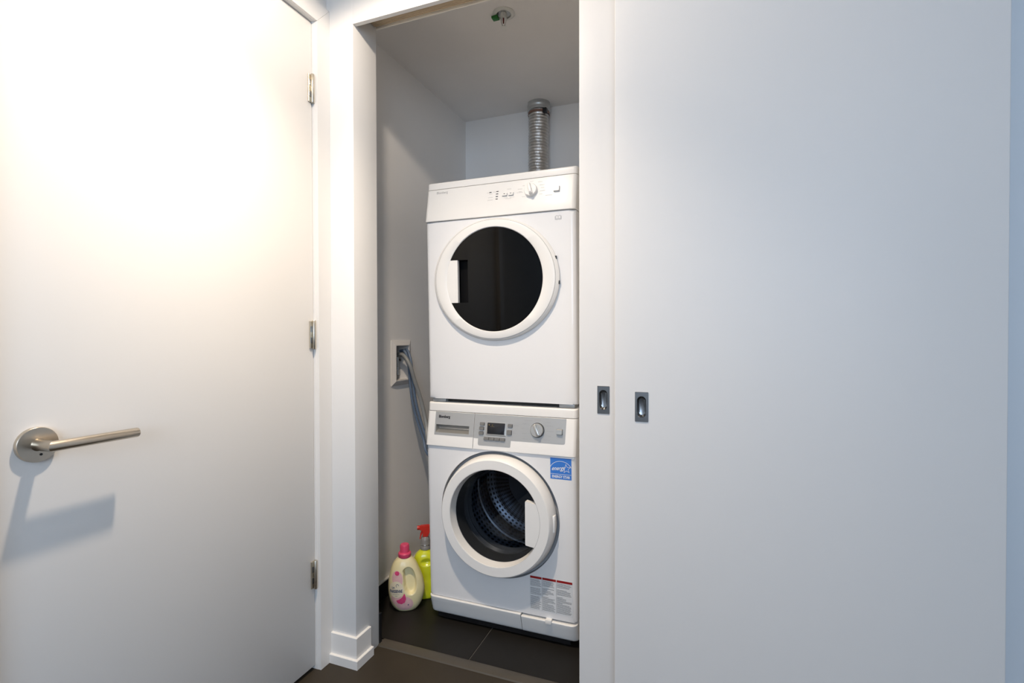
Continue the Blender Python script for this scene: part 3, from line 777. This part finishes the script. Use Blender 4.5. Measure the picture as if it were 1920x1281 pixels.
link('door_ring_line', oval(lathe(bmesh.new(), [(.2182, -.0294), (.2174, -.0288), (.2167, -.0296)], (XO2, 0, ZC2), 'y', 112)), M['print_light'], dd)
for o_ in [dd]+list(dd.children):
    for v in o_.data.vertices: v.co.y -= (v.co.z-ZC2)*.0296
dr2 = link('drum', lathe(bmesh.new(), [(.190, .03), (.27, .06), (.27, .20), (.27, .34), (.27, .46)], (XO2, 0, ZC2), 'y', 96), M['steel_dark'], dy)
link('drum_back', lathe(bmesh.new(), [(.27, .46), (.21, .462), (.16, .463), (.11, .464), (.06, .465), (0, .466)], (XO2, 0, ZC2), 'y', 96, uv=True), M['drum_dryer'], dr2)
link('drum_lip', lathe(bmesh.new(), [(.205, .008), (.200, .02), (.192, .035), (.205, .05), (.25, .056)], (XO2, 0, ZC2), 'y', 96), M['dark'], dr2)
wf_fas = wf_fas_keep

# ------------------------------------------------------------------ vent duct
vd = empty('vent_duct', (-.832, 2.535, 1.55), 'ribbed silver foil vent duct rising behind the dryer to the ceiling', 'duct')
bm = bmesh.new(); n, N = 48, 220
rings = []
H0, H1 = 0.0, .738
for i in range(N+1):
    t = i/N; z = H0+(H1-H0)*t
    ring = []
    for j in range(n):
        a = 2*math.pi*j/n
        ph = z/.0155*2*math.pi + a
        r = .0520+.0022*math.sin(ph)+.0006*math.sin(3*a+z*41)+.0007*math.sin(7*a+z*97)
        ring.append(bm.verts.new((r*math.cos(a)+.007*t-.004, r*math.sin(a), z)))
    rings.append(ring)
for A, B in zip(rings, rings[1:]):
    for j in range(n): bm.faces.new((A[j], A[(j+1) % n], B[(j+1) % n], B[j]))
link('flexible_duct', bm, M['foil'], vd, ang=180)
link('collar', lathe(bmesh.new(), [(.0535, .738), (.0600, .741), (.0606, .747), (.0590, .753), (.0590, .760), (.0606, .763), (.0606, .772), (.0585, .775), (.0585, .785)], (.003, 0, 0), 'z', 56), M['galv'], vd)
cl = link('hose_clamp', lathe(bmesh.new(), [(.0550, .722), (.0567, .722), (.0567, .734), (.0550, .734)], (.003, 0, 0), 'z', 56), M['clamp'], vd)
bm = bmesh.new(); box(bm, .040, .060, -.050, -.026, .712, .738, bevel=.003)
link('clamp_screw', bm, M['black'], cl)

# ------------------------------------------------------------------ sprinkler
sp = empty('fire_sprinkler', (-.7222, 1.782, CEIL), 'small white ceiling sprinkler head with a green tag in the closet', 'sprinkler')
link('escutcheon', lathe(bmesh.new(), [(.0420, 0), (.0420, -.0016), (.038, -.0045), (.030, -.0060), (.0275, -.0050), (.0265, .0)], (0, 0, 0), 'z', 56), M['sprink'], sp)
link('cup', lathe(bmesh.new(), [(.0268, -.0048), (.0262, -.0010), (.012, -.0008), (.0, -.0008)], (0, 0, 0), 'z', 48), M['galv'], sp)
bm = bmesh.new(); lathe(bm, [(.0, -.018), (.011, -.018), (.0125, -.010), (.0125, -.001)], (0, 0, 0), 'z', 32)
fr = link('frame', bm, M['sprink'], sp)
bm = bmesh.new()
for s in (-1, 1): tube(bm, [(s*.0085, 0, -.014), (s*.0095, 0, -.028), (s*.004, 0, -.045), (0, 0, -.049)], .0022, n=10, res=6)
link('frame_arm', bm, M['sprink'], fr)
link('bulb', lathe(bmesh.new(), [(0, -.016), (.0024, -.018), (.0030, -.028), (.0024, -.038), (0, -.040)], (0, -.002, 0), 'z', 20), M['bulb'], sp)
link('deflector', lathe(bmesh.new(), [(0, -.049), (.0035, -.050), (.012, -.0535), (.0125, -.0545), (0, -.0535)], (0, 0, 0), 'z', 32), M['sprink'], sp)
bm = bmesh.new(); box(bm, -.045, -.0205, -.014, .010, -.015, -.0065, bevel=.001)
link('green_tag', bm, M['green'], sp)

# ------------------------------------------------------------------ recessed outlet box with its hoses
ob = empty('washer_outlet_box', (XC, 1.933, .995), 'white plumbing box with sloping rim sunk into the left closet wall', 'outlet box')
oy, oz = 1.933, .995
p = .015
o0 = (1.861-oy, 2.013-oy, .895-oz, 1.096-oz); i0 = (OY0-oy, OY1-oy, OZ0-oz, OZ1-oz)
bm = bmesh.new()
def ringpts(q, x): return [bm.verts.new((x, q[a], q[b])) for a, b in ((0, 2), (1, 2), (1, 3), (0, 3))]
rg = [ringpts(o0, .0), ringpts(o0, .003), ringpts((i0[0]-.003, i0[1]+.003, i0[2]-.003, i0[3]+.003), p), ringpts(i0, p), ringpts(i0, .0)]
for A, B in zip(rg, rg[1:]):
    for k in range(4): bm.faces.new((A[k], A[(k+1) % 4], B[(k+1) % 4], B[k]))
link('bevelled_frame', bm, M['box_white'], ob, ang=15)
bm = bmesh.new()
i1 = (i0[0]+.001, i0[1]-.001, i0[2]+.001, i0[3]-.001)
A = ringpts(i1, .001); B = ringpts(i1, -.055)
for k in range(4): bm.faces.new((A[k], A[(k+1) % 4], B[(k+1) % 4], B[k]))
bm.faces.new(B)
link('box_liner', bm, M['box_white'], ob, ang=15)
for k, y in enumerate((-.026, .030)):
    vv = link('valve', lathe(bmesh.new(), [(0, -.068), (.0075, -.068), (.0075, -.050), (.0095, -.048), (.0095, -.030), (.007, -.027), (.007, -.005), (.0105, -.002), (.0105, .02), (0, .02)], (-.034, y, .010), 'z', 20), M['galv'], ob)
    link('valve_handle', bx(-.034, -.016, y-.004, y+.004, .006, .016, bevel=.002), M['steel'], vv)
# hoses (world coordinates; each its own thing)
def hose(name, pts, r, m, label):
    bm = bmesh.new(); tube(bm, pts, r, n=14, res=12)
    o = link(name, bm, M[m], None, ang=180); tag(o, label, 'hose', 'slate blue supply hoses' if name == 'supply_hose' else None); return o
hose('drain_hose', [(-1.315, 1.948, 1.028), (-1.272, 1.932, 1.029), (-1.235, 1.926, 0.987), (-1.224, 1.947, 0.918), (-1.209, 1.976, 0.826), (-1.187, 1.986, 0.719), (-1.155, 1.968, 0.628), (-1.096, 2.105, 0.474), (-1.067, 2.281, 0.346)], .0088, 'hose_grey', 'thick grey drain hose curving out of the wall box, foremost of the hoses')
hose('supply_hose', [(-1.310, 1.966, 1.047), (-1.279, 1.954, 1.045), (-1.262, 1.957, 1.001), (-1.260, 1.962, 0.951), (-1.258, 1.967, 0.887), (-1.252, 1.976, 0.813), (-1.240, 1.992, 0.731), (-1.215, 2.008, 0.639), (-1.189, 2.005, 0.572), (-1.139, 2.120, 0.446), (-1.109, 2.308, 0.347)], .0062, 'hose_blue', 'slate blue supply hose hanging below the wall box, left of its pair')
hose('supply_hose', [(-1.305, 1.981, 1.047), (-1.274, 1.971, 1.047), (-1.249, 1.959, 0.998), (-1.244, 1.959, 0.946), (-1.241, 1.965, 0.891), (-1.235, 1.976, 0.814), (-1.222, 1.992, 0.733), (-1.197, 2.006, 0.644), (-1.170, 2.004, 0.580), (-1.119, 2.138, 0.457), (-1.094, 2.307, 0.368)], .0062, 'hose_blue', 'slate blue supply hose hanging below the wall box, right of its pair')

# ------------------------------------------------------------------ detergent bottle
bt = empty('detergent_bottle', (-1.150, 1.765, 0), 'cream detergent bottle with pink cap and recessed grip beside the washer', 'bottle')
BA = math.radians(32)                 # the bottle's broad side faces the viewer
bt.rotation_euler = (0, 0, BA)
def interp(tab, h):
    for (a, *p), (b, *q) in zip(tab, tab[1:]):
        if h <= b:
            t = (h-a)/(b-a); t = t*t*(3-2*t) if False else t
            return [lerp(u, w_, t) for u, w_ in zip(p, q)]
    return tab[-1][1:]
def smooth_tab(tab, n=6):            # Catmull-Rom resampled table
    out = []
    for i in range(len(tab)-1):
        p0, p1, p2, p3 = tab[max(i-1, 0)], tab[i], tab[i+1], tab[min(i+2, len(tab)-1)]
        for k in range(n):
            t = k/n
            out.append(tuple(0.5*(2*b+(c-a)*t+(2*a-5*b+4*c-d)*t*t+(3*b-a-3*c+d)*t**3) for a, b, c, d in zip(p0, p1, p2, p3)))
    out.append(tab[-1]); return out
# height, left x, right x, half depth
BT = smooth_tab([(0, -.036, .034, .028), (.004, -.043, .042, .034), (.02, -.058, .056, .041), (.045, -.068, .067, .045), (.08, -.0735, .0725, .0465), (.12, -.0725, .066, .045), (.155, -.066, .053, .041), (.180, -.058, .042, .036), (.198, -.047, .031, .030), (.208, -.037, .021, .024), (.2125, -.032, .016, .022)])
GR = [(-.012, .165), (.0, .176), (.012, .1755), (.024, .164), (.033, .142), (.037, .118), (.036, .096), (.028, .078), (.014, .074), (.002, .084), (-.006, .105), (-.010, .135)]
GR = [p_[:2] for p_ in smooth_tab([(a_, b_) for a_, b_ in GR[-1:]+GR+GR[:2]], 4)[4:-8]]
def inside_dist(x, z):
    """signed distance to the grip outline, positive inside."""
    ins = False; dm = 9
    for (ax, az), (bx_, bz) in zip(GR, GR[1:]+GR[:1]):
        if (az > z) != (bz > z) and x < (bx_-ax)*(z-az)/(bz-az)+ax: ins = not ins
        ex_, ez_ = bx_-ax, bz-az; t = max(0, min(1, ((x-ax)*ex_+(z-az)*ez_)/(ex_*ex_+ez_*ez_)))
        dm = min(dm, math.hypot(x-ax-ex_*t, z-az-ez_*t))
    return dm if ins else -dm
def body_pt(a, h, off=0.0, grip=True):
    xl, xr, dpt = interp(BT, h)
    c, s = math.cos(a), math.sin(a); e = .80
    cx, rx = (xl+xr)/2, (xr-xl)/2
    x = cx+(rx+off)*math.copysign(abs(c)**e, c); y = (dpt+off)*math.copysign(abs(s)**e, s)
    if grip:
        g = inside_dist(x, h)
        if g > -.004:
            k = max(0, min(1, (g+.004)/.009)); k = k*k*(3-2*k)
            y -= math.copysign(min(.024, abs(y)*.66)*k, y)
    return (x, y, h)
bm = bmesh.new(); hs = [i*.2125/110 for i in range(111)]
NA = 160
R_ = [[bm.verts.new(body_pt(2*math.pi*j/NA, h)) for j in range(NA)] for h in hs]
for A, B in zip(R_, R_[1:]):
    for j in range(NA): bm.faces.new((A[j], A[(j+1) % NA], B[(j+1) % NA], B[j]))
bm.faces.new(R_[0]); bm.faces.new(R_[-1])
body = link('body', bm, M['cream'], bt, ang=60)
cxp = -.008
cap = link('cap', lathe(bmesh.new(), [(.0245, .2105), (.0262, .213), (.0262, .226), (.0235, .2295), (.0185, .231), (.0175, .259), (.0162, .2615), (.0, .2618)], (cxp, 0, 0), 'z', 48), M['pink'], bt)
bm = bmesh.new()
for k in range(30):
    a = 2*math.pi*k/30; q = bmesh.new(); box(q, .0174, .0186, -.0007, .0007, .233, .257)
    bmesh.ops.transform(q, matrix=Matrix.Translation((cxp, 0, 0)) @ Matrix.Rotation(a, 4, 'Z'), verts=q.verts)
    me = bpy.data.meshes.new('t'); q.to_mesh(me); q.free(); bm.from_mesh(me); bpy.data.meshes.remove(me)
link('cap_ribs', bm, M['pink'], cap)
# printed label wrapped on the body: 2D label coordinates (x, height) -> body surface on the viewer's side
def on_body(x, h, off):
    xl, xr, dpt = interp(BT, h); cx, rx = (xl+xr)/2, (xr-xl)/2
    q = max(-.999, min(.999, (x-cx)/rx)); c = math.copysign(abs(q)**(1/.80), q)
    s = math.sqrt(max(0, 1-c*c)); y = -dpt*s**.80
    g = inside_dist(x, h)
    if g > -.004:
        k = max(0, min(1, (g+.004)/.009)); k = k*k*(3-2*k); y += min(.024, abs(y)*.66)*k
    nx, ny = c*.6, -1.0; L = math.hypot(nx, ny)
    return (x+nx/L*off, y+ny/L*off, h)
def blob(bm, outline, cx, cz, off, rings=6):
    ctr = bm.verts.new(on_body(cx, cz, off)); prev = None
    for k in range(1, rings+1):
        t = k/rings
        cur = [bm.verts.new(on_body(cx+(x-cx)*t, cz+(z-cz)*t, off)) for x, z in outline]; n = len(cur)
        for i in range(n):
            if prev is None: bm.faces.new((ctr, cur[i], cur[(i+1) % n]))
            else: bm.faces.new((prev[i], prev[(i+1) % n], cur[(i+1) % n], cur[i]))
        prev = cur
def ell(cx, cz, rx, rz, rot=0, n=28):
    return [(cx+rx*math.cos(t)*math.cos(rot)-rz*math.sin(t)*math.sin(rot), cz+rx*math.cos(t)*math.sin(rot)+rz*math.sin(t)*math.cos(rot)) for t in [2*math.pi*k/n for k in range(n)]]
bm = bmesh.new(); blob(bm, ell(-.036, .137, .021, .032, .1), -.036, .137, .0004); blob(bm, ell(-.010, .039, .037, .029, -.35), -.010, .039, .0004)
blob(bm, ell(-.045, .055, .014, .022, .3), -.045, .055, .00035)
lb = link('label_print', bm, M['lab_pale'], bt)
bm = bmesh.new(); blob(bm, ell(-.040, .096, .028, .033), -.040, .096, .0008)
link('label_oval', bm, M['lab_cream'], lb)
bm = bmesh.new(); blob(bm, ell(-.037, .1595, .0088, .0082), -.037, .1595, .0010)
link('label_bud', bm, M['lab_pink'], lb)
bm = bmesh.new()
blob(bm, [(-.041, .052), (-.029, .057), (-.018, .065), (-.009, .081), (-.005, .072), (-.002, .058), (-.007, .043), (-.020, .037), (-.034, .041)], -.017, .055, .0010)
link('label_rose', bm, M['lab_pink'], lb)
bm = bmesh.new()
put(bm, text2d('PARISIENNE', .0165, 'CENTER', bold=.0005, xscale=.56), lambda x, z: on_body(-.041+x, .0895+z+.03*x, .0013))
put(bm, text2d('LA', .0105, 'CENTER', bold=.0003, xscale=.8), lambda x, z: on_body(-.052+x, .1040+z, .0013))
link('label_lettering', bm, M['lab_blue'], lb, smooth=False)
bm = bmesh.new()
for a in ((-.054, -.028, .0775, .0782), (-.045, -.036, .0705, .0713)): quad2d(bm, *a, lambda x, z: on_body(x, z, .0013), 6)
for k in range(5):
    a = math.radians(20+k*50); q = ell(-.036+.005*math.cos(a), .112+.006*math.sin(a), .0012, .0020, a, 8)
    blob(bm, q, sum(p_[0] for p_ in q)/8, sum(p_[1] for p_ in q)/8, .0013, 1)
blob(bm, ell(.0065, .0325, .0022, .0026, 0, 10), .0065, .0325, .0013, 1)
link('label_ornament', bm, M['lab_blue'], lb, smooth=False)['kind'] = 'stuff'

# ------------------------------------------------------------------ spray bottle
sb = empty('spray_bottle', (-1.126, 1.872, 0), 'lime green spray bottle with red trigger behind the detergent bottle', 'bottle')
sb.rotation_euler = (0, 0, math.radians(30)); sb.scale = (1, 1, 1.045)
BS = smooth_tab([(0, -.040, .040, .028), (.004, -.046, .046, .033), (.02, -.049, .049, .036), (.06, -.0485, .0485, .036), (.085, -.043, .043, .034), (.115, -.048, .046, .035), (.145, -.049, .047, .035), (.168, -.045, .043, .032), (.182, -.034, .033, .027), (.190, -.022, .022, .021), (.195, -.018, .018, .018)])
bm = bmesh.new(); R_ = []
for i in range(61):
    h = .195*i/60; xl, xr, dpt = interp(BS, h); ring = []
    for j in range(64):
        a = 2*math.pi*j/64; c, s = math.cos(a), math.sin(a)
        x = (xl+xr)/2+(xr-xl)/2*math.copysign(abs(c)**.8, c); y = dpt*math.copysign(abs(s)**.8, s)
        d = math.hypot((x-.004)/.024, (h-.150)/.015)       # dark hollow of the grip
        if d < 1: y -= math.copysign(.012*(1-d*d), y)
        ring.append(bm.verts.new((x, y, h)))
    R_.append(ring)
for A, B in zip(R_, R_[1:]):
    for j in range(64): bm.faces.new((A[j], A[(j+1) % 64], B[(j+1) % 64], B[j]))
bm.faces.new(R_[0]); bm.faces.new(R_[-1])
link('body', bm, M['lime'], sb, ang=60)
bm = bmesh.new(); lathe(bm, [(.0190, .194), (.0215, .196), (.0215, .206), (.0195, .209), (.0195, .230), (.017, .240), (.012, .246), (0, .247)], (0, 0, 0), 'z', 40)
cl_ = link('collar', bm, M['greycap'], sb)
link('collar_band', lathe(bmesh.new(), [(.0197, .2120), (.0204, .2130), (.0204, .2150), (.0197, .2160)], (0, 0, 0), 'z', 40), M['silver2'], cl_)
pts = [(.030, .272), (.028, .287), (.012, .292), (-.022, .290), (-.024, .275), (-.010, .271), (-.008, .262), (-.012, .246), (.012, .246), (.015, .262)]
bm = prism(bmesh.new(), pts, 'y', -.011, .011); bmesh.ops.bevel(bm, geom=list(bm.edges), offset=.002, segments=2, affect='EDGES')
hd = link('trigger_head', bm, M['redtrig'], sb)
link('nozzle', lathe(bmesh.new(), [(0, -.034), (.0085, -.034), (.0088, -.024), (.0075, -.020)], (0, 0, .2820), 'x', 24), M['redtrig'], hd)
bm = prism(bmesh.new(), [(-.010, .270), (-.016, .270), (-.021, .258), (-.024, .238), (-.0205, .236), (-.016, .252), (-.010, .262)], 'y', -.007, .007)
link('trigger', bm, M['redtrig'], hd, ang=50)
